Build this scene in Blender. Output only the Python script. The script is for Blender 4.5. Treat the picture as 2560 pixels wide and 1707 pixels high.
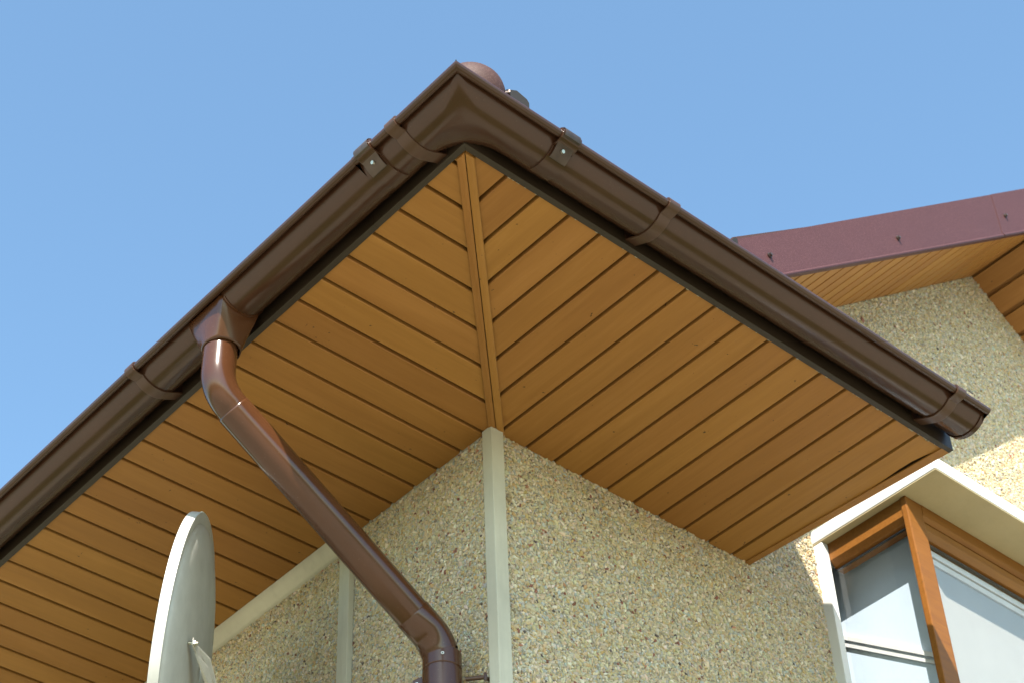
import bpy, bmesh, math, random
import numpy as np
from mathutils import Vector, Matrix, Euler

# ------------------------------------------------------------------ clear
for o in list(bpy.data.objects): bpy.data.objects.remove(o)
SC = bpy.context.scene
COL = SC.collection
random.seed(7)
RNG = np.random.default_rng(11)
H = 4.9            # height of the eave soffit above the ground; everything below is built relative to it

# ------------------------------------------------------------------ camera
def rz(t): return Matrix.Rotation(t, 3, 'Z')
def rx(t): return Matrix.Rotation(t, 3, 'X')
CAM_POS = Vector((-2.66617, -2.92953, -3.29865 + H))
CAM_ROT = rz(-0.75166785) @ rx(2.31227651) @ rz(-0.04628766)
cam = bpy.data.cameras.new('camera')
cam.sensor_width = 36.0
cam.lens = 67.3557
cam.clip_start = 0.05
cam.clip_end = 3000
cam.dof.use_dof = True
cam.dof.focus_distance = 4.75
cam.dof.aperture_fstop = 7.1
cam_o = bpy.data.objects.new('camera', cam)
COL.objects.link(cam_o)
cam_o.matrix_world = Matrix.Translation(CAM_POS) @ CAM_ROT.to_4x4()
SC.camera = cam_o

# ------------------------------------------------------------------ sky, sun, exposure
SUN_DIR = Vector((1.05, 1.0, -1.48)).normalized()      # the way the light travels
el = math.asin(-SUN_DIR.z)
world = bpy.data.worlds.new('World')
SC.world = world
world.use_nodes = True
wn = world.node_tree.nodes
wl = world.node_tree.links
wn.clear()
sky = wn.new('ShaderNodeTexSky')
sky.sky_type = 'NISHITA'
sky.sun_disc = False
sky.sun_elevation = el
sky.sun_rotation = math.atan2(-SUN_DIR.x, -SUN_DIR.y)
sky.altitude = 200
sky.air_density = 1.0
sky.dust_density = 0.8
sky.ozone_density = 0.6
bg = wn.new('ShaderNodeBackground')
bg.inputs['Strength'].default_value = 0.15
wo = wn.new('ShaderNodeOutputWorld')
tint = wn.new('ShaderNodeMix'); tint.data_type = 'RGBA'; tint.blend_type = 'MULTIPLY'; tint.inputs[0].default_value = 1.0
tint.inputs[7].default_value = (.90, 1.07, 1.04, 1)      # camera white balance, even over the whole sky
wl.new(sky.outputs[0], tint.inputs[6])
wl.new(tint.outputs[2], bg.inputs[0])
wl.new(bg.outputs[0], wo.inputs[0])
sun = bpy.data.lights.new('sun', 'SUN')
sun.energy = 4.4
sun.angle = math.radians(0.53)
sun.color = (1.0, 0.93, 0.83)
sun_o = bpy.data.objects.new('sun', sun)
COL.objects.link(sun_o)
sun_o.rotation_euler = SUN_DIR.to_track_quat('-Z', 'Y').to_euler()
sun_o.location = (-8, -8, 14)
SC.view_settings.view_transform = 'Standard'
SC.view_settings.look = 'None'
SC.view_settings.gamma = 1.0
SC.view_settings.use_curve_mapping = False
SC.cycles.diffuse_bounces = 1
SC.view_settings.exposure = 1.18

# ------------------------------------------------------------------ materials
MATS = {}
class N:
    def __init__(s, name):
        s.m = bpy.data.materials.new(name); s.m.use_nodes = True
        s.t = s.m.node_tree; s.t.nodes.clear()
        s.out = s.n('ShaderNodeOutputMaterial')
        s.b = s.n('ShaderNodeBsdfPrincipled')
        s.l(s.b.outputs[0], s.out.inputs[0])
        MATS[name] = s.m
    def n(s, t, **k):
        x = s.t.nodes.new(t)
        for a, v in k.items(): setattr(x, a, v)
        return x
    def l(s, a, b): s.t.links.new(a, b)
    def coord(s, scale=(1, 1, 1), rand=False, kind='Object'):
        tc = s.n('ShaderNodeTexCoord'); mp = s.n('ShaderNodeMapping')
        mp.inputs['Scale'].default_value = scale
        src = tc.outputs[kind]
        if rand:
            oi = s.n('ShaderNodeObjectInfo'); mu = s.n('ShaderNodeMath', operation='MULTIPLY'); mu.inputs[1].default_value = 37.0
            s.l(oi.outputs['Random'], mu.inputs[0])
            va = s.n('ShaderNodeVectorMath', operation='ADD')
            s.l(src, va.inputs[0]); s.l(mu.outputs[0], va.inputs[1]); src = va.outputs[0]
        s.l(src, mp.inputs[0])
        return mp.outputs[0]
    def noise(s, vec, scale, detail=4, rough=.55, dist=0.0):
        x = s.n('ShaderNodeTexNoise'); x.inputs['Scale'].default_value = scale
        x.inputs['Detail'].default_value = detail; x.inputs['Roughness'].default_value = rough
        x.inputs['Distortion'].default_value = dist
        s.l(vec, x.inputs['Vector']); return x.outputs['Fac']
    def ramp(s, fac, stops):
        r = s.n('ShaderNodeValToRGB'); e = r.color_ramp.elements
        while len(e) < len(stops): e.new(.5)
        for i, (p, c) in enumerate(stops):
            e[i].position = p; e[i].color = (*c, 1) if len(c) == 3 else c
        s.l(fac, r.inputs[0]); return r.outputs[0]
    def mix(s, fac, a, b, mode='MIX'):
        x = s.n('ShaderNodeMix', data_type='RGBA', blend_type=mode)
        if isinstance(fac, (int, float)): x.inputs[0].default_value = fac
        else: s.l(fac, x.inputs[0])
        for v, i in ((a, 6), (b, 7)):
            if isinstance(v, tuple): x.inputs[i].default_value = (*v, 1)
            else: s.l(v, x.inputs[i])
        return x.outputs[2]
    def maprange(s, v, a, b, c, d):
        x = s.n('ShaderNodeMapRange'); s.l(v, x.inputs[0])
        for i, q in enumerate((a, b, c, d)): x.inputs[i + 1].default_value = q
        return x.outputs[0]
    def bump(s, h, strength=.3, dist=.002):
        x = s.n('ShaderNodeBump'); x.inputs['Strength'].default_value = strength; x.inputs['Distance'].default_value = dist
        s.l(h, x.inputs['Height']); s.l(x.outputs[0], s.b.inputs['Normal'])
    def col(s, c):
        if isinstance(c, tuple): s.b.inputs['Base Color'].default_value = (*c, 1)
        else: s.l(c, s.b.inputs['Base Color'])
    def rough(s, r):
        if isinstance(r, (int, float)): s.b.inputs['Roughness'].default_value = r
        else: s.l(r, s.b.inputs['Roughness'])

def wood_laminate(name, dark, mid, light, scale=1.0):
    m = N(name)
    v = m.coord((1.2 * scale, 16 * scale, 16 * scale), rand=True)
    g1 = m.noise(v, 3.2, 6, .6, .6)
    v2 = m.coord((.5, 3.2, 3.2), rand=True)
    g2 = m.noise(v2, 2.0, 3, .5, .4)
    c = m.ramp(g1, [(.28, dark), (.52, mid), (.75, light)])
    c2 = m.ramp(g2, [(.3, tuple(x * .86 for x in mid)), (.6, mid), (.8, tuple(min(1, x * 1.12) for x in light))])
    c = m.mix(.55, c, c2)
    oi = m.n('ShaderNodeObjectInfo')
    hs = m.n('ShaderNodeHueSaturation')
    m.l(m.maprange(oi.outputs['Random'], 0, 1, .92, 1.06), hs.inputs['Value'])
    m.l(m.maprange(oi.outputs['Random'], 0, 1, .497, .503), hs.inputs['Hue'])
    m.l(c, hs.inputs['Color'])
    # small grubby specks
    sp = m.noise(m.coord((1, 1, 1), rand=True), 60, 2, .5)
    spk = m.maprange(sp, .73, .78, 0, 1)
    m.col(m.mix(spk, hs.outputs[0], (.09, .05, .02)))
    m.rough(m.maprange(g1, .2, .8, .42, .56))
    m.bump(g1, .12, .0008)
    m.b.inputs['Specular IOR Level'].default_value = .28
    return m
wood_laminate('oak_panel', (.315, .134, .029), (.40, .182, .043), (.48, .232, .064))
wood_laminate('window_wood', (.16, .054, .009), (.245, .092, .016), (.32, .128, .024), 2.0)

def plastic(name, c, rough, dust=.5, coat=.0):
    m = N(name)
    v = m.coord()
    n1 = m.noise(v, 5, 5, .6)
    n2 = m.noise(v, 240, 2, .5)
    base = m.ramp(n1, [(.3, tuple(x * .86 for x in c)), (.7, tuple(x * 1.12 for x in c))])
    dustc = tuple(min(1, x * 1.3 + .05) for x in c)
    spk = m.maprange(n2, .70, .76, 0, dust)
    base = m.mix(spk, base, dustc)
    # faint scratches
    v2 = m.coord((1, 1, 30))
    sc = m.noise(v2, 14, 3, .6, 1.2)
    base = m.mix(m.maprange(sc, .70, .74, 0, .06 * dust), base, dustc)
    m.col(base)
    m.rough(m.maprange(n1, .3, .7, rough * .85, rough * 1.2))
    m.b.inputs['Coat Weight'].default_value = coat
    m.b.inputs['Specular IOR Level'].default_value = .5
    m.b.inputs['Coat Roughness'].default_value = .15
    m.bump(n1, .012, .004)
    return m
plastic('gutter_brown', (.060, .026, .014), .19)
plastic('pipe_brown', (.078, .029, .012), .17, .7, .0)
plastic('bracket_brown', (.080, .038, .022), .36)
plastic('fascia_brown', (.034, .022, .012), .5)
plastic('dark_void', (.012, .010, .009), .8, .1)

def barge():
    m = N('plum_metal')
    v = m.coord()
    f = m.noise(v, 420, 2, .6); n1 = m.noise(v, 3, 4, .6)
    c = m.ramp(f, [(.3, (.064, .023, .022)), (.55, (.090, .034, .034)), (.76, (.20, .10, .095))])
    c = m.mix(m.maprange(n1, .35, .7, 0, .35), c, (.075, .031, .032))
    m.col(c); m.rough(.55); m.b.inputs['Specular IOR Level'].default_value = .25
    m.bump(f, .35, .0006)
barge()
def roofmetal():
    m = N('roof_metal')
    v = m.coord(); f = m.noise(v, 520, 2, .6)
    m.col(m.ramp(f, [(.3, (.045, .018, .014)), (.55, (.066, .029, .023)), (.75, (.19, .11, .09))]))
    m.b.inputs['Specular IOR Level'].default_value = .3; m.rough(.62); m.bump(f, .5, .0008)
roofmetal()

def plaster(name, c, amt=.12):
    m = N(name)
    v = m.coord(); n1 = m.noise(v, 4, 5, .6); n2 = m.noise(v, 90, 4, .6)
    dirt = m.maprange(m.noise(m.coord((9, 9, 1.2)), 3, 5, .65), .5, .78, 0, amt * 1.6)
    b = m.ramp(n1, [(.3, tuple(x * (1 - amt) for x in c)), (.7, c)])
    b = m.mix(dirt, b, tuple(x * .6 for x in c))
    m.col(b); m.rough(.75); m.bump(n2, .25, .0015)
plaster('white_plaster', (.80, .79, .75))
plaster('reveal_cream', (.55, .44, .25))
plaster('trim_cream', (.66, .61, .47), .2)
plaster('mortar', (.40, .35, .24), .2)

def pebble_mat():
    m = N('pebbles')
    a = m.n('ShaderNodeAttribute'); a.attribute_name = 'stone'
    n1 = m.noise(m.coord(), 300, 3, .6)
    c = m.mix(.35, a.outputs['Color'], m.ramp(n1, [(.3, (.25, .25, .25)), (.7, (.75, .75, .75))]), 'SOFT_LIGHT')
    m.col(c); m.rough(.7)
pebble_mat()
def stucco():
    m = N('stucco')      # the same wall where it is out of sight of the stones
    v = m.coord()
    vo = m.n('ShaderNodeTexVoronoi'); vo.inputs['Scale'].default_value = 110; m.l(v, vo.inputs['Vector'])
    sp = m.n('ShaderNodeSeparateColor'); m.l(vo.outputs['Color'], sp.inputs[0])
    c = m.ramp(sp.outputs[0], [(.0, (.30, .25, .15)), (.35, (.44, .38, .25)), (.6, (.36, .36, .31)), (.8, (.55, .50, .38)), (.97, (.2, .09, .06))])
    m.col(c); m.rough(.8)
    inv = m.maprange(vo.outputs['Distance'], 0, .6, 1, 0); m.bump(inv, .8, .004)
stucco()

def simple(name, c, r, metal=0.0, var=.08, bump=0.0):
    m = N(name); v = m.coord(); n1 = m.noise(v, 12, 5, .6)
    m.col(m.ramp(n1, [(.3, tuple(x * (1 - var) for x in c)), (.7, tuple(min(1, x * (1 + var)) for x in c))]))
    m.rough(r); m.b.inputs['Metallic'].default_value = metal
    if bump: m.bump(m.noise(v, 60, 4, .6), bump, .001)
simple('white_pvc', (.78, .79, .78), .35)
simple('blind_fabric', (.44, .435, .40), .85, 0, .03, .1)
simple('blue_shade_blind', (.60, .72, .84), .85, 0, .03, .1)  # white blind; the blue of its skylit shade is put into the colour
simple('seal_black', (.015, .015, .016), .6)
simple('dish_paint', (.62, .61, .56), .42, 0, .10, .05)
simple('zinc', (.62, .58, .48), .38, 1.0, .15)
simple('worn_clip', (.085, .060, .048), .40, .35, .45, .3)
simple('pale_steel', (.66, .62, .54), .45, .2, .1)
def glass():
    m = N('window_glass')
    m.t.nodes.remove(m.b)
    tr = m.n('ShaderNodeBsdfTransparent'); tr.inputs[0].default_value = (.96, .965, .97, 1)
    gl = m.n('ShaderNodeBsdfGlossy'); gl.inputs['Roughness'].default_value = .01
    fr = m.n('ShaderNodeFresnel'); fr.inputs['IOR'].default_value = 1.62
    mx = m.n('ShaderNodeMixShader')
    ge = m.n('ShaderNodeNewGeometry'); iv = m.n('ShaderNodeMath', operation='SUBTRACT'); iv.inputs[0].default_value = 1.0; m.l(ge.outputs['Backfacing'], iv.inputs[1])
    fm = m.n('ShaderNodeMath', operation='MULTIPLY'); m.l(fr.outputs[0], fm.inputs[0]); m.l(iv.outputs[0], fm.inputs[1]); m.l(fm.outputs[0], mx.inputs[0]); m.l(tr.outputs[0], mx.inputs[1]); m.l(gl.outputs[0], mx.inputs[2]); m.l(mx.outputs[0], m.out.inputs[0])
glass()
def ground_mats():
    m = N('bounce_paving'); v = m.coord()
    n1 = m.noise(v, 1.3, 6, .6); n2 = m.noise(v, 40, 4, .6)
    c = m.ramp(n1, [(.3, (.32, .27, .19)), (.7, (.40, .345, .245))]); c = m.mix(m.maprange(n2, .4, .7, 0, .3), c, (.22, .19, .14))
    m.col(c); m.rough(.85); m.bump(n2, .3, .004)
    m = N('lawn'); v = m.coord(); n1 = m.noise(v, .8, 6, .65); n2 = m.noise(v, 60, 4, .6)
    c = m.ramp(n1, [(.3, (.06, .09, .02)), (.7, (.12, .15, .04))]); m.col(c); m.rough(.9); m.bump(n2, .8, .03)
ground_mats()

# ------------------------------------------------------------------ mesh helpers
class MB:
    def __init__(s): s.v = []; s.f = []
    def add(s, vs, fs):
        b = len(s.v); s.v += [tuple(p) for p in vs]; s.f += [tuple(i + b for i in f) for f in fs]; return s
    def box(s, x0, x1, y0, y1, z0, z1):
        vs = [(x, y, z) for z in (z0, z1) for y in (y0, y1) for x in (x0, x1)]
        return s.add(vs, [(0, 2, 3, 1), (4, 5, 7, 6), (0, 1, 5, 4), (2, 6, 7, 3), (0, 4, 6, 2), (1, 3, 7, 5)])
    def hexa(s, a, b):          # two quads, same winding
        return s.add(list(a) + list(b), [(3, 2, 1, 0), (4, 5, 6, 7), (0, 1, 5, 4), (1, 2, 6, 5), (2, 3, 7, 6), (3, 0, 4, 7)])
    def prism(s, poly, d):      # polygon of 3D points, extruded by vector d
        n = len(poly); d = Vector(d); a = [Vector(p) for p in poly]
        return s.add(a + [p + d for p in a], [tuple(range(n))[::-1], tuple(range(n, 2 * n))] + [(i, (i + 1) % n, (i + 1) % n + n, i + n) for i in range(n)])
    def rings(s, rings, closed=True, cap=True):
        n = len(rings[0]); b = len(s.v)
        for r in rings: s.v += [tuple(p) for p in r]
        for k in range(len(rings) - 1):
            for i in range(n if closed else n - 1):
                j = (i + 1) % n
                s.f.append((b + k * n + i, b + k * n + j, b + (k + 1) * n + j, b + (k + 1) * n + i))
        if cap and closed:
            s.f.append(tuple(b + i for i in range(n))[::-1]); s.f.append(tuple(b + (len(rings) - 1) * n + i for i in range(n)))
        return s
    def tube(s, path, r, n=24, cap=True):
        path = [Vector(p) for p in path]; rr = r if isinstance(r, (list, tuple)) else [r] * len(path)
        R = []; up = None
        for k, p in enumerate(path):
            t = ((path[k + 1] - p) if k == 0 else (p - path[k - 1]) if k == len(path) - 1 else (path[k + 1] - path[k - 1])).normalized()
            if up is None: up = t.orthogonal().normalized()
            u = (up - t * up.dot(t)).normalized(); up = u; w = t.cross(u)
            R.append([p + rr[k] * (math.cos(a) * u + math.sin(a) * w) for a in (2 * math.pi * i / n for i in range(n))])
        return s.rings(R, True, cap)
    def cyl(s, a, b, r, n=16): return s.tube([a, b], r, n)
    def build(s, name, mat, parent=None, smooth=None, bevel=0.0, shift=True, M=None):
        me = bpy.data.meshes.new(name)
        dz = H if shift else 0
        me.from_pydata([(x, y, z + dz) for x, y, z in s.v], [], s.f)
        bm = bmesh.new(); bm.from_mesh(me); bmesh.ops.recalc_face_normals(bm, faces=bm.faces)
        if bevel:
            bmesh.ops.bevel(bm, geom=[e for e in bm.edges if len(e.link_faces) == 2 and e.calc_face_angle(0) > .5], offset=bevel, segments=2, affect='EDGES', profile=.6)
        bm.to_mesh(me); bm.free()
        me.materials.append(MATS[mat])
        if smooth is not None:
            me.polygons.foreach_set('use_smooth', [True] * len(me.polygons))
            me.set_sharp_from_angle(angle=math.radians(smooth))
        return link(name, me, parent, M)
def link(name, me, parent=None, M=None):
    o = bpy.data.objects.new(name, me); COL.objects.link(o)
    if M is not None: o.matrix_world = M
    if parent is not None:
        W = o.matrix_world.copy()
        o.parent = parent
        o.matrix_parent_inverse = PW[parent.name].inverted()
    PW[o.name] = (M if M is not None else Matrix.Identity(4)).copy()
    return o
PW = {}
def thing(name, label, cat, loc=(0, 0, 0), group=None):
    o = bpy.data.objects.new(name, None); COL.objects.link(o); o.location = loc; o.empty_display_size = .2
    o['label'] = label; o['category'] = cat
    if group: o['group'] = group
    PW[o.name] = Matrix.Translation(loc); return o
def fillet(pts, r, n=10):
    pts = [Vector(p) for p in pts]; out = [pts[0]]
    for i in range(1, len(pts) - 1):
        a, b, c = pts[i - 1], pts[i], pts[i + 1]
        u = (a - b).normalized(); v = (c - b).normalized(); ang = u.angle(v)
        d = min(r / math.tan(ang / 2), .49 * min((a - b).length, (c - b).length)); rr = d * math.tan(ang / 2)
        cen = b + (u + v).normalized() * (rr / math.sin(ang / 2))
        p0, p1 = b + u * d, b + v * d; e0 = p0 - cen; e1 = p1 - cen; w = e0.angle(e1)
        for k in range(n + 1):
            t = k / n; out.append(cen + (e0 * math.sin((1 - t) * w) + e1 * math.sin(t * w)) / math.sin(w))
    return out + [pts[-1]]

# ------------------------------------------------------------------ ground
gm = MB(); gm.add([(-1500, -1500, -.004), (1500, -1500, -.004), (1500, 1500, -.004), (-1500, 1500, -.004)], [(0, 1, 2, 3)])
g = gm.build('ground', 'lawn', None, shift=False); g['kind'] = 'structure'; g['label'] = 'open lawn around the house'
pm_ = MB(); pm_.add([(-22, -22, 0), (22, -22, 0), (22, 20, 0), (-22, 20, 0), (-2.6, -2.6, 0), (8, -2.6, 0), (8, 9, 0), (-2.6, 9, 0)], [(0, 1, 5, 4), (1, 2, 6, 5), (2, 3, 7, 6), (3, 0, 4, 7)])  # unseen ring added for its bounce light, left open near the house to dim it
g = pm_.build('bounce_yard', 'bounce_paving', None, shift=False); g['kind'] = 'structure'; g['label'] = 'unseen pale yard added to bounce light onto the soffit'

# ------------------------------------------------------------------ house: walls
house = thing('house', 'pebble dashed house with oak panelled eaves and brown trim', 'house', (0, 0, 0))
XL = -.022                         # face of the side wall
def YR(x): return -.0123 * x       # face of the gable wall (very slightly off square)
SL = .7686                         # gable slope
APX, APZ = 2.672, 2.222            # gable apex on the wall
def rake(x): return APZ - SL * abs(x - APX)
mb = MB(); mb.prism([(XL, -.0, -H), (XL, 6.5, -H), (XL, 6.5, .006), (XL, -.0, .006)], (.3, 0, 0))
side_wall = mb.build('side_wall', 'stucco', house)
xe = 4.60
mb = MB()
BOX0, BOX1 = 1.334, 3.99           # opening behind the bay window
def slab(poly):
    n = len(poly)
    mb.add([(x, YR(x), z) for x, z in poly] + [(x, .3, z) for x, z in poly],
           [tuple(range(n)), tuple(range(n, 2 * n))[::-1]] + [(i, (i + 1) % n, (i + 1) % n + n, i + n) for i in range(n)])
slab([(-.018, -H), (BOX0, -H), (BOX0, rake(BOX0)), (.72, rake(.72)), (.72, .006), (-.018, .006)])
slab([(BOX0, -H), (BOX1, -H), (BOX1, -1.25), (BOX0, -1.25)])
slab([(BOX0, .206), (BOX1, .206), (BOX1, rake(BOX1)), (APX, APZ), (BOX0, rake(BOX0))])
slab([(BOX1, -H), (xe, -H), (xe, rake(xe)), (BOX1, rake(BOX1))])
gable_wall = mb.build('gable_wall', 'stucco', house)

# pebble dash: every stone is a small rounded lump pressed into the wall
PHI = (1 + 5 ** .5) / 2
ICO_V = np.array([(-1, PHI, 0), (1, PHI, 0), (-1, -PHI, 0), (1, -PHI, 0), (0, -1, PHI), (0, 1, PHI), (0, -1, -PHI), (0, 1, -PHI), (PHI, 0, -1), (PHI, 0, 1), (-PHI, 0, -1), (-PHI, 0, 1)]) / math.hypot(1, PHI)
ICO_F = np.array([(0, 11, 5), (0, 5, 1), (0, 1, 7), (0, 7, 10), (0, 10, 11), (1, 5, 9), (5, 11, 4), (11, 10, 2), (10, 7, 6), (7, 1, 8), (3, 9, 4), (3, 4, 2), (3, 2, 6), (3, 6, 8), (3, 8, 9), (4, 9, 5), (2, 4, 11), (6, 2, 10), (8, 6, 7), (9, 8, 1)])
STONES = [((.44, .37, .22), .34), ((.50, .44, .30), .26), ((.40, .37, .27), .14), ((.37, .39, .35), .08), ((.58, .53, .42), .08), ((.42, .31, .14), .075), ((.20, .085, .055), .008), ((.09, .075, .065), .006), ((.34, .17, .10), .008), ((.24, .22, .16), .015)]
camR = np.array(CAM_ROT); camP = np.array(CAM_POS) - np.array([0, 0, H])
def in_view(P, m=1.3):
    q = (P - camP) @ camR; z = -q[:, 2]; f = cam.lens / 18.0
    return (z > 0) & (np.abs(q[:, 0] / z * f) < m) & (np.abs(q[:, 1] / z * f * 1.5) < m)
def pebbles(parent, u0, u1, v0, v1, pos, nrm, keep, sp, size):
    nu, nv = int((u1 - u0) / sp), int((v1 - v0) / (sp * .9))
    U, V = np.meshgrid(np.arange(nu), np.arange(nv))
    U = u0 + (U + .5 * (V % 2) + RNG.uniform(-.48, .48, U.shape)) * sp; V = v0 + (V + RNG.uniform(-.48, .48, V.shape)) * sp * .9
    U, V = U.ravel(), V.ravel()
    k = keep(U, V); U, V = U[k], V[k]
    P = pos(U, V); k = in_view(P); P = P[k]; n = len(P)
    nrm = np.array(nrm, float)
    s = size * RNG.lognormal(0, .25, n)[:, None] * np.stack([RNG.uniform(.95, 1.6, n), RNG.uniform(.6, .95, n), RNG.uniform(.42, .7, n)], 1)
    # orientation: roughly lying on the wall
    a = RNG.uniform(0, 2 * np.pi, n); t1 = np.array([0, 0, 1.]) ; t2 = np.cross(nrm, t1)
    e0 = np.cos(a)[:, None] * t2 + np.sin(a)[:, None] * t1
    e2 = nrm + RNG.normal(0, .35, (n, 3)); e2 /= np.linalg.norm(e2, axis=1)[:, None]
    e1 = np.cross(e2, e0); e1 /= np.linalg.norm(e1, axis=1)[:, None]; e0 = np.cross(e1, e2)
    L = ICO_V[None] * (1 + RNG.uniform(-.18, .18, (n, 12, 1))) * s[:, None, :]
    W = L[:, :, :1] * e0[:, None] + L[:, :, 1:2] * e1[:, None] + L[:, :, 2:] * e2[:, None]
    W = W + P[:, None] + nrm * (RNG.uniform(-.0010, .0012, n))[:, None, None]
    W = W.reshape(-1, 3) + [0, 0, H]
    F = (ICO_F[None] + 12 * np.arange(n)[:, None, None]).reshape(-1, 3)
    me = bpy.data.meshes.new('pebble_dash')
    me.vertices.add(len(W)); me.vertices.foreach_set('co', W.ravel().astype(np.float32))
    me.loops.add(F.size); me.loops.foreach_set('vertex_index', F.ravel().astype(np.int32))
    me.polygons.add(len(F)); me.polygons.foreach_set('loop_start', np.arange(0, F.size, 3, dtype=np.int32))
    me.update(calc_edges=True)
    me.polygons.foreach_set('use_smooth', np.zeros(len(F), bool))
    cs = np.array([c for c, w in STONES]); w = np.array([w for c, w in STONES]); w /= w.sum()
    c = np.array([1.34, 1.25, 1.20]) * cs[RNG.choice(len(cs), n, p=w)] * RNG.uniform(.86, 1.14, (n, 1)) * RNG.normal(1, .04, (n, 3))
    c = np.clip(np.repeat(c, 12, 0), .01, .9)
    at = me.color_attributes.new('stone', 'FLOAT_COLOR', 'POINT')
    at.data.foreach_set('color', np.concatenate([c, np.ones((len(c), 1))], 1).ravel().astype(np.float32))
    me.materials.append(MATS['pebbles'])
    o = link('pebble_dash', me, parent); o['kind'] = 'stuff'; return o
pebbles(side_wall, .012, 2.4, -1.6, .0, lambda u, v: np.stack([np.full_like(u, XL), u, v], 1), (-1, 0, 0),
        lambda u, v: (v < -.001) & ~((u > .582) & (u < .648)) & ~((u > .6) & (v > -.040)), .0064, .0044)
pebbles(gable_wall, .004, 4.0, -1.8, 2.4, lambda u, v: np.stack([u, YR(u), v], 1), (0, -1, 0),
        lambda u, v: np.where(u < .95, v < -.001, v < APZ - SL * np.abs(u - APX) - .002) & ~((u > 1.30) & (v < .212)), .0070, .0048)

# ------------------------------------------------------------------ soffits
BW = .09936
def board_mesh(name, L0, L1, w=BW, end0=0.0, end1=0.0, g=.0052):
    """length along X from L0 to L1 (ends skewed by end0/end1 across the width), width along Y, good face down"""
    c = .0020
    prof = [(g + c, 0), (w - g - c, 0), (w - g, c), (w - g, .020), (w + g, .020), (w + g, .0225), (g + .0005, .0225), (g, c)]
    m = MB(); R = []
    for L, e in ((L0, end0), (L1, end1)):
        R.append([(L + e * v / w, v, z) for v, z in prof])
    m.rings(R)
    me = bpy.data.meshes.new(name); me.from_pydata(m.v, [], m.f)
    bm = bmesh.new(); bm.from_mesh(me); bmesh.ops.recalc_face_normals(bm, faces=bm.faces); bm.to_mesh(me); bm.free()
    me.materials.append(MATS['oak_panel']); return me
EAVE = -.720                       # inner edge of the fascia
# --- side eave (boards run along X)
mb = MB(); mb.prism([(EAVE, EAVE, .026), (-.0, 0, .026), (0, 6.5, .026), (EAVE, 6.5, .026)], (0, 0, .02))
sof_side = mb.build('soffit', 'dark_void', house); sof_side['label'] = 'oak effect panelled soffit over the side wall'
Y0 = -.718 + .0453 - BW
full = board_mesh('board', EAVE - .004, XL + .01)
for k in range(0, 46):
    y = Y0 + k * BW; w_ = BW
    if k == 0: w_ = y + BW - (EAVE - .004); y = EAVE - .004
    jig = Matrix.Translation((0, y, H + random.uniform(-.0006, .0006))) @ Matrix.Rotation(random.uniform(-.0012, .0012), 4, 'X')
    if y + BW < .004:
        a = max(EAVE - .004, y); me = board_mesh('board', EAVE - .0042, y - .002, w=w_, end1=w_)
    elif y < 0: me = board_mesh('board', EAVE - .004, XL + .01)
    else: me = full
    link('board', me, sof_side, jig)
# --- gable-side eave (boards run along Y); local X -> +Y, local Y -> -X
mb = MB(); mb.prism([(EAVE, EAVE, .026), (1.0, EAVE, .026), (.96, 0, .026), (-.0, 0, .026)], (0, 0, .02))
sof_right = mb.build('soffit', 'dark_void', house); sof_right['label'] = 'oak effect panelled soffit ending beside the bay window'
MR = Matrix(((0, -1, 0, 0), (1, 0, 0, 0), (0, 0, 1, 0), (0, 0, 0, 1)))
X0 = EAVE + .030 - BW
fullR = board_mesh('board', EAVE - .004, .004)
nR = 18
for k in range(nR):
    xa = X0 + k * BW; xb = xa + BW
    M = Matrix.Translation((xb, 0, H + random.uniform(-.0006, .0006))) @ MR
    w_ = BW if k else xb - (EAVE - .004)
    if xb < .004: me = board_mesh('board', EAVE - .0042, xb - .002, w=w_, end1=-w_)
    elif k < nR - 1: me = fullR
    else: continue
    link('board', me, sof_right, M)
# last panel, cut on the skew against the end trim, sprung open a little near the fascia
xa = X0 + (nR - 1) * BW
def edge_x(y): return .951 + (.9906 - .951) * (y / -.714)
m = MB(); pts = [(xa + .0045, .004)] + [(xa + .0045, EAVE - .004)]
ys = [EAVE - .004, -.70, -.67, -.63, -.58, -.52, -.45, -.3, .004]
op = [.000, .0, .007, .012, .010, .004, .0, .0, .0]
pts += [(edge_x(y) + .002 - o_, y) for y, o_ in zip(ys, op)]
m.prism([(x, y, 0) for x, y in pts], (0, 0, .012)); m.box(xa + .0045, edge_x(-.3) - .05, -.7, 0, .0125, .0225)
# local frame like the other boards so the grain runs along it
Mi = (Matrix.Translation((xa + BW, 0, 0)) @ MR).inverted(); m.v = [tuple(Mi @ Vector(p)) for p in m.v]
m.build('board', 'oak_panel', sof_right, shift=False, M=Matrix.Translation((xa + BW, 0, H)) @ MR)
# end trim (J profile) along the skewed end
m = MB()
a0, a1 = (.951, .002), (.9906, -.722)
b0, b1 = (.9695, .002), (1.0205, -.722)
m.hexa([(a0[0], a0[1], -.005), (b0[0], b0[1], -.005), (b1[0], b1[1], -.005), (a1[0], a1[1], -.005)],
       [(a0[0], a0[1], -.001), (b0[0], b0[1], -.001), (b1[0], b1[1], -.001), (a1[0], a1[1], -.001)])
m.hexa([(b0[0] - .003, b0[1], -.005), (b0[0], b0[1], -.0055), (b1[0], b1[1], -.0055), (b1[0] - .003, b1[1], -.005)],
       [(b0[0] - .003, b0[1], .05), (b0[0], b0[1], .05), (b1[0], b1[1], .05), (b1[0] - .003, b1[1], .05)])
o = m.build('end_trim', 'oak_panel', house)
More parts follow.
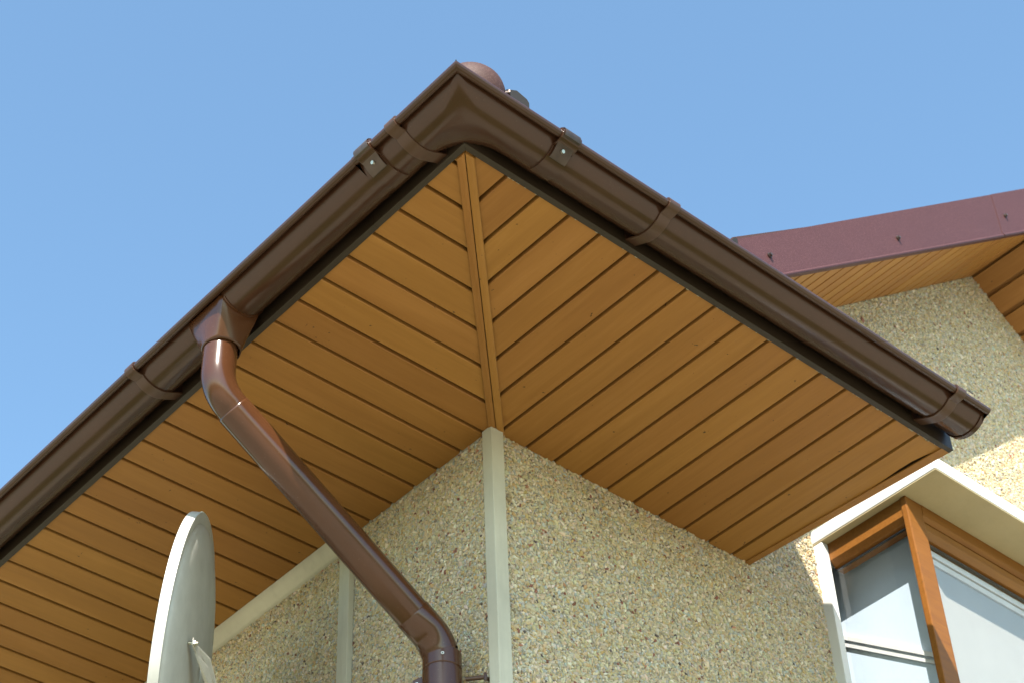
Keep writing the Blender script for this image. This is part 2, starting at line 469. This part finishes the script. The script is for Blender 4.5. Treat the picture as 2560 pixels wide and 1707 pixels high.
# mitre strips on the hip line
for s, w in ((1, .0205), (-1, .0205)):
    m = MB(); d = Vector((1, 1, 0)).normalized(); n = Vector((-1, 1, 0)).normalized() * s
    p0 = Vector((EAVE - .0, EAVE + .002, 0)) + d * .0; p1 = Vector((.006, .006, 0))
    prof = [(.0012, -.0065), (w * .45, -.0072), (w - .002, -.0055), (w, -.0035), (w, .004), (.0012, .004)]
    R = []
    for p, e in ((p0, 1), (p1, 0)):
        R.append([p + n * a + (d * (a + .004) if e else Vector()) + Vector((0, 0, z)) for a, z in prof])
    m.rings(R)
    ang = Matrix.Rotation(math.radians(45), 4, 'Z'); Mi = ang.inverted(); m.v = [tuple(Mi @ Vector(p)) for p in m.v]
    m.build('mitre_strip', 'oak_panel', sof_right, shift=False, M=Matrix.Translation((0, 0, H)) @ ang)

# --- fascias
FO = -.7365
mb = MB(); mb.prism([(EAVE, EAVE, -.0045), (FO, FO, -.0045), (FO, -.40, -.0045), (EAVE, -.40, -.0045)], (0, 0, .135)); mb.build('fascia', 'fascia_brown', house, bevel=.0012)
mb = MB(); mb.box(FO - .0008, EAVE, -.402, 6.5, -.0055, .13); mb.build('fascia', 'fascia_brown', house, bevel=.0012)
mb = MB(); mb.prism([(EAVE, EAVE, -.0045), (1.023, EAVE, -.0045), (1.023, FO, -.0045), (FO, FO, -.0045)], (0, 0, .135)); mb.build('fascia', 'fascia_brown', house, bevel=.0012)
# ragged cut ends / old sealant along the fascia
m = MB(); x = EAVE + .06
while x < 1.0:
    l = random.uniform(.002, .009)
    if random.random() < .5: m.box(x, x + l, EAVE - .001, EAVE + random.uniform(.0002, .0016), -.0047, -.0004)
    x += l + random.uniform(.002, .03)
for xx in (.925, .93, .86, .72): m.box(xx, xx + .009, EAVE - .001, EAVE + .0025, -.0052, .0)
o = m.build('sealant', 'mortar', house); o['kind'] = 'stuff'

# --- closing panel at the end of the eave
m = MB(); m.prism([(1.0055, EAVE - .002, .0), (.9545, -.0, .0), (.9545, -.0, .59), (1.0055, -.75, .11)], (.010, 0, 0)); m.build('end_panel', 'fascia_brown', house)

# --- wall trims
m = MB(); m.prism([(-.0345, -.0175, -H), (-.0345, .021, -H), (-.02, .021, -H), (-.02, -.004, -H), (.0085, -.004, -H), (.0085, -.0175, -H)], (0, 0, H - .001))
m.build('corner_trim', 'trim_cream', house, bevel=.0025)
m = MB(); m.box(-.040, XL + .004, .589, .613, -H, -.001); m.box(-.034, XL + .004, .6135, .643, -H, -.001)
m.build('wall_strip', 'trim_cream', house, bevel=.002)
m = MB(); m.prism([(XL + .002, .6, -.0015), (-.060, .6, -.0015), (-.060, .6, -.010), (-.052, .6, -.024), (-.038, .6, -.040), (-.03, .6, -.046), (XL + .002, .6, -.046)], (0, 5.9, 0))
m.build('cove_strip', 'trim_cream', house, smooth=40)

# ------------------------------------------------------------------ main roof
PT = .62; RE = -.805; RZ = .112
def wave(u): return .012 * math.cos(2 * math.pi * u / .185) + .004 * math.cos(4 * math.pi * u / .185)
def slope_sheet(axis):
    m = MB(); nd = 40; st = .023
    us = np.arange(RE, (1.0 if axis == 0 else 6.2) + 1e-6, st)
    D = np.concatenate([np.arange(0, .8, .08), np.linspace(.8, 3.4, 14)])
    rows = []
    for d in D:
        row = []
        for u in us:
            uu = max(u, RE + d)           # clipped at the hip
            step = .012 * (1 - (d % .35) / .35)
            z = RZ + PT * d + wave(uu) + step
            row.append((uu, RE + d, z) if axis == 0 else (RE + d, uu, z))
        rows.append(row)
    m.rings(rows, closed=False)
    low = [[(x, y, z - .02) for x, y, z in r] for r in rows]
    m.rings(low, closed=False)
    m.rings([rows[0], low[0]], closed=False); m.rings([[r[-1] for r in rows], [r[-1] for r in low]], closed=False)
    return m
rf = slope_sheet(0); r2 = slope_sheet(1)
roof = rf.build('roof', 'roof_metal', house, smooth=50); roof['label'] = 'brown textured metal tile roof'
r2.build('roof', 'roof_metal', house, smooth=50)
# hip capping: half-round barrel with a domed end
d = Vector((1, 1, PT)).normalized(); side = Vector((1, -1, 0)).normalized(); up = side.cross(d); up = up if up.z > 0 else -up
p0 = Vector((-.742, -.766, .128)); R_ = .084; rings = []
for k in range(9):
    a = math.pi / 2 * (1 - k / 8); rr = R_ * math.cos(a); pp = p0 - d * (R_ * .72 * math.sin(a))
    rings.append([pp + rr * (math.cos(t) * side + math.sin(t) * up) for t in np.linspace(-.35, math.pi + .35, 29)])
for L in (.05, .4, 1.2, 4.0):
    rings.append([p0 + d * L + R_ * (math.cos(t) * side + math.sin(t) * up) for t in np.linspace(-.35, math.pi + .35, 29)])
m = MB(); m.rings(rings, closed=False); cap = m.build('hip_cap', 'roof_metal', roof, smooth=60)
sol = cap.modifiers.new('thickness', 'SOLIDIFY'); sol.thickness = .002
m = MB(); q = p0 + side * R_ * .97 + up * .002; m.cyl(q, q + side * .010, .005, 8); m.cyl(q + side * .010, q + side * .013, .0075, 6); m.build('screw', 'worn_clip', cap)
m = MB(); m.prism([(-.655, -.80, .110), (-.585, -.80, .110), (-.583, -.80, .192), (-.590, -.80, .202), (-.622, -.80, .210), (-.655, -.80, .19)], (0, .05, 0)); m.build('tile_edge', 'dark_void', roof, bevel=.002)

# ------------------------------------------------------------------ gable: rake soffits, barge boards, roof
YB = -.404
c_, s_ = 1 / math.hypot(1, SL), SL / math.hypot(1, SL)
GX0, GX1 = .66, 2 * APX - .66
gp = .105
for sgn in (-1, 1):
    t = Vector((c_, 0, -sgn * s_)); nrm = Vector((sgn * s_, 0, c_))
    top = Vector((APX, 0, APZ)); Ls = (APX - GX0) / c_
    # backing sheet / gable roof slab as one solid
    low = top + t * Ls if sgn == 1 else top - t * Ls
    m = MB(); a0_ = top + nrm * .026; b0_ = low + nrm * .026; th = .150
    y0, y1 = YB + .012, 3.2
    m.hexa([(a0_.x, y0, a0_.z), (b0_.x, y0, b0_.z), (b0_.x, y1, b0_.z), (a0_.x, y1, a0_.z)],
           [(a0_.x, y0, a0_.z + .16), (b0_.x, y0, b0_.z + .16), (b0_.x, y1, b0_.z + .16), (a0_.x, y1, a0_.z + .16)])
    gs = m.build('gable_roof', 'roof_metal', house); gs['label'] = 'sloping gable roof lined with oak effect panels'
    nb = int(Ls / gp)
    bm_ = board_mesh('board', YB + .010, .004, w=gp, g=.0085)
    for k in range(nb):
        # y axis of the board = up the slope for the left rake, board origin at its lower (left) or upper (right) edge
        if sgn == -1:
            org = top - t * (k * gp)               # upper edge, local y runs down the slope to the left
        else:
            org = top + t * ((k + 1) * gp)         # lower edge, local y runs back up to the apex
        M = Matrix(((0, -t.x, nrm.x, org.x), (1, -t.y, nrm.y, 0), (0, -t.z, nrm.z, org.z + H), (0, 0, 0, 1)))
        link('board', bm_, gs, M)
def bz0(x): return rake(x) - .013
def bz1(x): return .842 + .7980 * (x - .650)
def barge_piece(xa, xb, y, mirror=False, th=.022):
    m = MB(); f = (lambda x: 2 * APX - x) if mirror else (lambda x: x)
    P = [(f(xa), bz0(xa)), (f(xb), bz0(xb)), (f(xb), bz1(xb)), (f(xa), bz1(xa))]
    m.prism([(x, y, z) for x, z in P], (0, th, 0))
    o = m.build('barge_board', 'plum_metal', house)
    l = MB(); l.tube([(f(xa), y - .001, bz0(xa) + .004), (f(xb), y - .001, bz0(xb) + .004)], .0065, 12); l.build('hem', 'plum_metal', o, smooth=40)
    return o
b1_ = barge_piece(.652, 2.335, YB); b1_['label'] = 'plum metal barge board on the near gable slope'
b2_ = barge_piece(2.315, APX, YB - .0025)
barge_piece(.652, APX, YB, True)
for x, z, par in ((.797, .864, b1_), (1.556, 1.432, b1_), (2.373, 2.085, b2_)):
    m = MB(); y = YB - .0015 if par is b1_ else YB - .004
    m.cyl((x, y, z), (x, y - .003, z), .0095, 12); m.cyl((x, y - .003, z), (x, y - .010, z), .0065, 6); m.build('screw', 'worn_clip', par)
# turned-in end of the barge at its foot
m = MB(); m.box(.640, .651, YB - .001, YB + .05, bz0(.652) - .0, bz1(.652)); m.build('barge_end', 'dark_void', house)
# flashing where the gable meets the roof below it
m = MB(); m.prism([(.72, .301, -.2), (.72, 3.2, -.2), (.72, 3.2, .71), (.72, .301, .71)], (.2, 0, 0)); m.build('cheek_wall', 'stucco', house)

# ------------------------------------------------------------------ bay window
BXE = 4.06
m = MB(); m.box(1.286, BXE, -.508, -.010, .2125, .2600)
bay = m.build('bay_window', 'white_plaster', house, bevel=.004); bay['label'] = 'bay window under a white slab with oak brown frames'
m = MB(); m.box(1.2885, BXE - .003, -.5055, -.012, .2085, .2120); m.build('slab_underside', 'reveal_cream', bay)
m = MB(); m.box(1.2900, 1.3180, -.052, -.004, -1.25, .2080); m.build('jamb', 'white_plaster', bay, bevel=.003)
m = MB(); m.box(BXE - .08, BXE - .02, -.052, -.004, -1.25, .2080); m.build('jamb', 'white_plaster', bay, bevel=.003)
m = MB(); m.box(1.296, BXE - .01, -.40, -.004, -1.40, -1.25); m.build('sill', 'white_plaster', bay, bevel=.004)
m = MB(); m.box(1.32, BXE - .03, -.36, -.004, -H, -1.4003); m.build('bay_base', 'stucco', bay)
# side header: face, then a sloping lower bead
m = MB(); m.prism([(1.3165, -.0525, .2080), (1.3165, -.0525, .146), (1.330, -.0525, .128), (1.352, -.0525, .120), (1.375, -.0525, .120), (1.375, -.0525, .2080)], (0, -.2915, 0))
m.build('frame', 'window_wood', bay, bevel=.001)
m = MB(); m.box(1.336, 1.345, -.343, -.0525, .1170, .1197); m.build('seal', 'seal_black', bay)
# corner post
m = MB(); m.box(1.3120, 1.388, -.3665, -.3445, -1.249, .2080); m.build('post', 'window_wood', bay, bevel=.004)
m = MB(); m.box(1.3885, 1.392, -.352, -.340, -1.249, .082); m.box(1.328, 1.3325, -.3440, -.3395, -1.249, .114); m.build('seal', 'seal_black', bay)
# front header (fixed frame) and opening sash rail
m = MB(); m.prism([(1.3885, -.3665, .2080), (1.3885, -.3665, .168), (1.3885, -.356, .156), (1.3885, -.30, .150), (1.3885, -.30, .2080)], (BXE - 1.42, 0, 0)); m.build('frame', 'window_wood', bay, bevel=.001)
m = MB(); m.prism([(1.3888, -.3620, .1440), (1.3888, -.3620, .118), (1.3888, -.350, .096), (1.3888, -.302, .088), (1.3888, -.302, .1440)], (BXE - 1.43, 0, 0)); m.build('sash_rail', 'window_wood', bay, bevel=.002)
m = MB(); m.box(1.395, BXE - .05, -.340, -.31, .1445, .1495); m.box(1.395, BXE - .05, -.345, -.335, .0830, .0877); m.build('seal', 'seal_black', bay)
# pale inner profiles seen through the panes
m = MB(); m.box(1.3885, BXE - .05, -.3320, -.305, .060, .0825); m.build('inner_frame', 'white_pvc', bay, bevel=.002)
m = MB(); m.box(1.3885, BXE - .05, -.3290, -.305, .034, .0545); m.build('inner_frame', 'white_pvc', bay, bevel=.002)
m = MB(); m.box(1.341, 1.356, -.3440, -.3300, -1.249, .1140); m.build('inner_frame', 'white_pvc', bay, bevel=.002)
m = MB(); m.box(1.362, 1.3870, -.3440, -.3180, -1.249, .1140); m.build('inner_frame', 'white_pvc', bay, bevel=.002)
# glass
m = MB(); m.box(1.3335, 1.3375, -.3435, -.0530, -1.249, .1140); m.build('pane', 'window_glass', bay)
m = MB(); m.box(1.3945, BXE - .10, -.3485, -.3445, -1.249, .0825); m.build('pane', 'window_glass', bay)
# blinds
m = MB(); m.box(1.418, 1.420, -.318, .26, -1.24, .199); m.build('blind', 'blue_shade_blind', bay)
m = MB(); m.box(1.3345, 1.45, .262, .29, -1.249, .205); m.build('inner_reveal', 'white_pvc', bay)
m = MB(); m.box(1.45, BXE - .12, -.322, -.3205, -1.24, .20); m.build('blind', 'blind_fabric', bay)
m = MB(); m.box(1.345, BXE - .08, -.33, .29, .200, .2055); m.build('bay_ceiling', 'white_pvc', bay)
def bar(y0_, z0_, y1_, z1_, x, w, t):
    mm = MB(); mm.prism([(x, y0_, z0_), (x, y1_, z1_), (x, y1_, z1_ - w), (x, y0_, z0_ - w)], (t, 0, 0)); return mm
bar(.05, -.028, -.316, -.292, 1.406, .016, .010).build('blind_rail', 'white_pvc', bay)
bar(.05, -.055, -.316, -.318, 1.410, .013, .006).build('blind_rail', 'white_pvc', bay)

# ------------------------------------------------------------------ gutter
gut = thing('rain_gutter', 'brown half round gutter wrapping the eave corner with clips and end cap', 'gutter', (-.81, -.81, H))
GO = -.8085; GZ = .050; GR = .065       # axis, height, radius
OC = EAVE - GO                          # distance of the axis outside the eave line
def gprofile(r=GR, t=.0025, lip=True):
    """(offset outside the eave line, z): closed outline of the trough with its rolled front edge"""
    out = [(OC + r * math.cos(a), GZ + r * math.sin(a)) for a in np.linspace(math.pi, 2 * math.pi - .20, 25)]
    # a: pi = back (toward wall) -> 2pi = front ; offsets grow outward
    P = [(OC - r, GZ + .012)] + out
    if lip:
        bc = (OC + r + .0065, GZ - .0295); br = .0106
        P += [(bc[0] + br * math.cos(a), bc[1] + br * math.sin(a)) for a in np.linspace(math.pi * .80, -math.pi * .85, 13)]
        P += [(bc[0] + (br - t) * math.cos(a), bc[1] + (br - t) * math.sin(a)) for a in np.linspace(-math.pi * .85, math.pi * .62, 11)]
    inn = [(OC + (r - t) * math.cos(a), GZ + (r - t) * math.sin(a)) for a in np.linspace(2 * math.pi - .20, math.pi, 25)]
    return P + inn + [(OC - r + t, GZ + .012)]
def fall(x): return .0072 * max(0.0, x + .5)     # the gable-side run rises gently away from the corner
def run_left(prof, y0, y1, n=2):
    m = MB(); m.rings([[(EAVE - o_, y, z) for o_, z in prof] for y in np.linspace(y0, y1, n)]); return m
def run_right(prof, x0, x1, n=8):
    m = MB(); m.rings([[(x, EAVE - o_, z + fall(x)) for o_, z in prof] for x in np.linspace(x0, x1, n)]); return m
P0 = gprofile()
run_left(P0, -.545, 6.4).build('trough', 'gutter_brown', gut, smooth=40)
XG = 1.003
run_right(P0, -.535, XG).build('trough', 'gutter_brown', gut, smooth=40)
# corner piece: sharp at the lip, rounded toward the wall
Pc = gprofile(GR + .0012)
m = MB(); omin, omax = OC - GR, OC + GR; paths = []
for o_, z in Pc:
    f = .115 * max(0.0, 1 - (o_ - omin) / (omax - omin)) ** .62 + .0005
    cx = EAVE - o_
    pts = fillet([(cx, -.515, z), (cx, cx, z), (-.515, cx, z)], f, 12)
    paths.append(pts)
nk = len(paths[0])
m.rings([[paths[i][k] for i in range(len(Pc))] for k in range(nk)])
m.build('corner_piece', 'gutter_brown', gut, smooth=40)
m = MB(); c1 = EAVE - (OC + GR + .0168); m.tube([(c1 + .0022, c1 + .0022, GZ - .036), (c1 - .0008, c1 - .0008, GZ - .027), (c1 + .003, c1 + .003, GZ - .018)], .0014, 6); m.build('weld_seam', 'seal_black', gut)
# end cap
cp = [(OC + (GR + .0012) * math.cos(a), GZ + (GR + .0012) * math.sin(a)) for a in np.linspace(math.pi, 2 * math.pi - .22, 25)] + [(OC - GR - .001, GZ + .012)]
run_right(cp, XG - .001, XG + .003, 2).build('end_cap', 'gutter_brown', gut)
rim = [(OC + (GR + .0035) * math.cos(a), GZ + (GR + .0035) * math.sin(a)) for a in np.linspace(math.pi * 1.02, math.pi * 1.80, 22)]
rim += [(OC + (GR + .0013) * math.cos(a), GZ + (GR + .0013) * math.sin(a)) for a in np.linspace(math.pi * 1.80, math.pi * 1.02, 22)]
run_right(rim, XG - .010, XG + .004, 2).build('end_cap_rim', 'gutter_brown', gut, smooth=40)

def strap_prof(r, t, back=True):
    """outline of a hook: over the bead, round the trough, out to the fascia"""
    bc = (OC + GR + .0065, GZ - .0295); br = .0106 + .0012
    path = [(bc[0] - .010, bc[1] + br + .004)]
    path += [(bc[0] + br * math.cos(a), bc[1] + br * math.sin(a)) for a in np.linspace(math.pi * .55, -math.pi * .42, 10)]
    path += [(bc[0] - .007, bc[1] - br - .002)]
    a0 = math.radians(-42); a1 = math.radians(-118)
    path += [(OC + r * math.cos(a), GZ + r * math.sin(a)) for a in np.linspace(a0, a1, 16)]
    if back:
        path += [(.024, .008), (.0178, .0085), (.0178, .060)]
    pts = [Vector((p[0], p[1], 0)) for p in path]
    # thicken outward
    L, Rr = [], []
    for i, p in enumerate(pts):
        d_ = ((pts[min(i + 1, len(pts) - 1)] - pts[max(i - 1, 0)])).normalized(); n_ = Vector((d_.y, -d_.x, 0))
        L.append((p.x, p.y)); Rr.append((p.x - n_.x * t, p.y - n_.y * t))
    return L + Rr[::-1]
def strip(prof, run, a, b):
    # a long thin outline swept along the run: quads instead of one concave cap
    n = len(prof) // 2; L = prof[:n]; R2 = prof[n:][::-1]; m = MB(); rows = []
    def P(u, q): return (EAVE - q[0], u, q[1]) if run == 'L' else (u, EAVE - q[0], q[1] + fall(u))
    for A, B in zip(L, R2): rows.append([P(a, A), P(b, A), P(b, B), P(a, B)])
    m.rings(rows); return m
SP = strap_prof(GR + .0006, .0036)
for run, u, w in (('L', .4005, .034), ('L', -.6745, .034), ('L', 1.62, .034), ('R', -.2260, .034), ('R', .8590, .034)):
    strip(SP, run, u, u + w).build('bracket', 'bracket_brown', gut, smooth=45)
# union collars with folded metal clip and rivet
UP = strap_prof(GR + .0008, .0050, False)
for run, u, w in (('L', -.5830, .050), ('R', -.572, .056)):
    un_ = strip(UP, run, u, u + w).build('union', 'gutter_brown', gut, smooth=45)
    bc = (OC + GR + .0065, GZ - .0295); br = .0195
    path = [(bc[0] - .016, bc[1] + .016)] + [(bc[0] + br * math.cos(a), bc[1] + br * math.sin(a)) for a in np.linspace(math.pi * .6, -math.pi * .22, 8)] + [(OC + (GR + .0125) * math.cos(q_), GZ + (GR + .0125) * math.sin(q_)) for q_ in np.radians([-40, -50, -58, -66])]
    prof = path + [(a - .0014, b + .0004) for a, b in path][::-1]
    u0c, wc = (u + .002, .049) if run == 'L' else (u + .004, .047)
    cl = strip(prof, run, u0c, u0c + wc).build('clip', 'worn_clip', un_, smooth=40)
    q = (OC + (GR + .012) * math.cos(-.84), GZ + (GR + .012) * math.sin(-.84)); uc = u0c + wc * .45
    def PP(o_, z): return Vector((EAVE - o_, uc, z)) if run == 'L' else Vector((uc, EAVE - o_, z + fall(uc)))
    a_ = PP(*q); b_ = PP(q[0] + .005, q[1] - .002); m = MB(); m.cyl(a_, b_, .0048, 10); m.build('rivet', 'zinc', un_, smooth=40)

# outlet: saddle on the trough narrowing to a round spigot
OY = .112; m = MB(); rings = []; n = 64
hx, hy = .0600, .0735
for k in range(13):
    t = k / 12; row = []
    for i in range(n):
        a = 2 * math.pi * (i + .5) / n; ca, sa = math.cos(a), math.sin(a)
        s = 1 / max(abs(ca), abs(sa)); px, py = hx * ca * s, hy * sa * s
        zt = GZ - math.sqrt(max((GR + .002) ** 2 - px ** 2, .0)) + (.002)
        e = t ** 1.12
        rx_, ry_ = .0475 * ca, .0475 * sa
        row.append((GO + px * (1 - e) + rx_ * e, OY + py * (1 - e) + ry_ * e, zt * (1 - t) + (-.090) * t))
    rings.append(row)
m.rings(rings, cap=False)
out = m.build('outlet', 'pipe_brown', gut, smooth=28); sol = out.modifiers.new('thickness', 'SOLIDIFY'); sol.thickness = .0025; sol.offset = -1
m = MB(); SD = [(OC + (GR + .0022) * math.cos(a), GZ + (GR + .0022) * math.sin(a)) for a in np.linspace(math.radians(-38), math.radians(-165), 24)]
SD2 = SD + [(OC + (GR + .0002) * math.cos(a), GZ + (GR + .0002) * math.sin(a)) for a in np.linspace(math.radians(-165), math.radians(-38), 24)]
strip(SD2, 'L', OY - hy - .004, OY + hy + .004).build('outlet_saddle', 'pipe_brown', gut, smooth=40)

# ------------------------------------------------------------------ downpipe
dp = thing('downpipe', 'brown swan neck downpipe running from the gutter to the wall', 'downpipe', (-.112, .105, 0))
def P3(x, z): return Vector((x, OY + (.105 - OY) * (x + .811) / .7, z))
path = fillet([P3(-.811, -.078), P3(-.811, -.217), P3(-.112, -.674), P3(-.112, -1.2)], .105, 16)
j1 = P3(-.7588, -.2535); j2 = P3(-.205, -.614)
dirn = (j2 - j1).normalized()
pa = [p for p in path if p.x < j1.x - .002] + [j1]
m = MB(); m.tube(pa + [j1 + dirn * .02], .0425, 40); el1 = m.build('elbow', 'pipe_brown', dp, smooth=40)
m = MB(); m.tube([j1 - dirn * .004, j1 - dirn * .002, j1, j2, j2 + dirn * .012], [.0425, .0442, .0448, .0448, .0448], 40); m.build('pipe', 'pipe_brown', dp, smooth=30)
pb = [j2 - dirn * .002, j2 + dirn * .001] + [p for p in path if p.x > j2.x + .02 and p.z > -.70] + [P3(-.112, -.702)]
m = MB(); m.tube(pb, [.0445] + [.0468] * (len(pb) - 1), 40); el2 = m.build('elbow', 'pipe_brown', dp, smooth=40)
m = MB(); m.tube([P3(-.112, -.698), P3(-.112, -.700), P3(-.112, -.742), P3(-.112, -.744)], [.0474, .0486, .0486, .0470], 40); so = m.build('socket', 'pipe_brown', dp, smooth=30)
m = MB(); m.tube([P3(-.112, -.735), P3(-.112, -H + .02)], .0462, 40); m.build('pipe', 'pipe_brown', dp, smooth=40)
# mould seams on the elbows
m = MB(); m.tube([p + Vector((-.004, .0425, -.002)) * 1.0 for p in pa], .0014, 6)
m.build('mould_seam', 'pipe_brown', el1, smooth=60)
# screw in the socket
c = P3(-.112, -.722); dv = Vector((-.62, -.78, 0)).normalized(); m = MB(); m.cyl(c + dv * .048, c + dv * .0505, .0042, 12); m.build('screw', 'zinc', so, smooth=40)
m = MB(); m.cyl(c + dv * .0503, c + dv * .0509, .0018, 6); m.build('screw_slot', 'seal_black', so)
# clamp
c = P3(-.112, -.785); m = MB(); m.tube([c + Vector((0, 0, .034)), c + Vector((0, 0, .0335)), c - Vector((0, 0, .0335)), c - Vector((0, 0, .034))], [.0468, .0492, .0492, .0468], 40)
cb = m.build('clamp', 'pipe_brown', dp, smooth=30)
m = MB()
fd = Vector((-.55, .83, 0)).normalized(); fn = Vector((.83, .55, 0)).normalized()
for s in (-.0055, .0055):
    a = c + fd * .046 + fn * (s - .0022); b = c + fd * .072 + fn * (s - .0022)
    q = [a + Vector((0, 0, -.034)), b + Vector((0, 0, -.034)), b + Vector((0, 0, .026)), a + Vector((0, 0, .034))]
    m.prism(q, fn * .0044)
m.build('clamp_flange', 'pipe_brown', cb, bevel=.001)
for zz in (-.018, .012):
    m = MB(); a = c + fd * .061 + Vector((0, 0, zz)); m.cyl(a - fn * .012, a + fn * .012, .0042, 10); m.build('bolt', 'zinc', cb, smooth=40)
m = MB(); m.cyl(c + Vector((0, 0, -.02)), Vector((XL + .004, c.y, c.z - .02)), .006, 12)
m.build('wall_stud', 'zinc', cb, smooth=40)
m = MB(); a = Vector((-.075, .062, -.772)); b = Vector((-.045, -.002 + .03, -.772)); m.cyl(a, b, .0055, 10); m.tube([b + Vector((.0, -.004, -.010)), b + Vector((0, -.006, 0)), b + Vector((0, -.004, .010))], .004, 8); m.cyl(b, Vector((XL + .004, b.y, b.z)), .005, 10)
m.build('hinge_pin', 'bracket_brown', cb, smooth=40)
# ------------------------------------------------------------------ satellite dish
DC = Vector((-.463, .706, -.570)); th_, ph_ = 2.481, .104
NV = Vector((math.cos(ph_) * math.cos(th_), math.cos(ph_) * math.sin(th_), math.sin(ph_)))
DU = NV.cross(Vector((0, 0, 1))).normalized(); DV = DU.cross(NV).normalized()
dish = thing('satellite_dish', 'pale grey satellite dish seen from behind below the soffit', 'satellite dish', (XL, .706, H - .62))
DRD = .400; m = MB(); rows = []; n = 96
def dpt(r, a, h): return DC + r * (math.cos(a) * DU + math.sin(a) * DV) + NV * h
prof = [(DRD - .0008, .026), (DRD, .0255), (DRD, .001), (DRD - .002, .0)]          # rolled rim
prof += [(DRD - .030, .004)] + [(DRD * .925 * math.cos(t), .004 - .040 * (math.sin(t))) for t in np.linspace(.12, math.pi / 2 - .02, 14)]
for r, h in prof: rows.append([dpt(max(r, .001), 2 * math.pi * i / n, h) for i in range(n)])
m.rings(rows, cap=False); refl = m.build('reflector', 'dish_paint', dish, smooth=35)
sol = refl.modifiers.new('thickness', 'SOLIDIFY'); sol.thickness = .0016; sol.offset = 0
# rim stud
a = dpt(DRD + .001, math.radians(112), .018); b = dpt(DRD + .012, math.radians(112), .018); m = MB(); m.cyl(a, b, .003, 8); m.cyl(b, dpt(DRD + .015, math.radians(112), .018), .0055, 8); m.build('stud', 'zinc', dish)
# back bracket: folded arms bolted to the back of the reflector, meeting at the mast
def D3(u, v, h): return DC + DU * u + DV * v + NV * h
m = MB()
for sg in (-1, 1):
    for v in (-.06, -.34):
        c = -.20
        A = [D3(sg * .222, v + .010, -.040), D3(sg * .222, v - .010, -.040), D3(sg * .186, v - .011, -.048), D3(sg * .186, v + .011, -.048)]
        B = [D3(sg * .186, v + .011, -.048), D3(sg * .186, v - .011, -.048), D3(sg * .05, c + (v - c) * .6 - .013, -.092), D3(sg * .05, c + (v - c) * .6 + .013, -.092)]
        for q in (A, B): m.prism(q, NV * -.003)
        for e in (-1, 1):
            m.prism([D3(sg * .190, v + e * .010, -.047), D3(sg * .05, c + (v - c) * .6 + e * .012, -.092), D3(sg * .05, c + (v - c) * .6 + e * .012, -.108), D3(sg * .13, v + e * .011, -.078)], DV * (.003 * e))
m.hexa([D3(-.06, -.09, -.090), D3(.06, -.09, -.090), D3(.06, -.31, -.090), D3(-.06, -.31, -.090)], [D3(-.06, -.09, -.112), D3(.06, -.09, -.112), D3(.06, -.31, -.112), D3(-.06, -.31, -.112)])
brk = m.build('back_bracket', 'pale_steel', dish, bevel=.001)
for sg in (-1, 1):
    for v in (-.06, -.34):
        m = MB(); a = D3(sg * .212, v, -.040); m.cyl(a + NV * .010, a - NV * .014, .0045, 10); m.cyl(a - NV * .002, a - NV * .009, .009, 6); m.build('bolt', 'zinc', dish, smooth=30)
        m = MB(); a = D3(sg * .066, -.20 + (v + .20) * .6, -.092); m.cyl(a, a - NV * .016, .0045, 10); m.cyl(a - NV * .004, a - NV * .010, .0085, 6); m.build('bolt', 'zinc', dish, smooth=30)
m = MB(); a = D3(0, -.22, -.130); pth = fillet([a + Vector((0, 0, .05)), a + Vector((0, 0, -.16)), Vector((XL - .01, .70, a.z - .20))], .05, 8); m.tube(pth, .019, 18); m.build('mast', 'zinc', dish, smooth=40)
m = MB(); e = pth[-1]; m.box(XL - .012, XL + .004, e.y - .07, e.y + .07, e.z - .09, e.z + .09); m.build('wall_plate', 'zinc', dish, bevel=.002)
m = MB(); fe = DC + NV * .42 + Vector((0, 0, -.30)); m.tube([D3(0, -.40, .02), fe], .011, 12); m.cyl(fe - NV * .02, fe + NV * .06 + Vector((0, 0, -.02)), .022, 16); m.cyl(fe - NV * .05, fe - NV * .02, .030, 16); m.build('receiver_arm', 'dish_paint', dish, smooth=40)
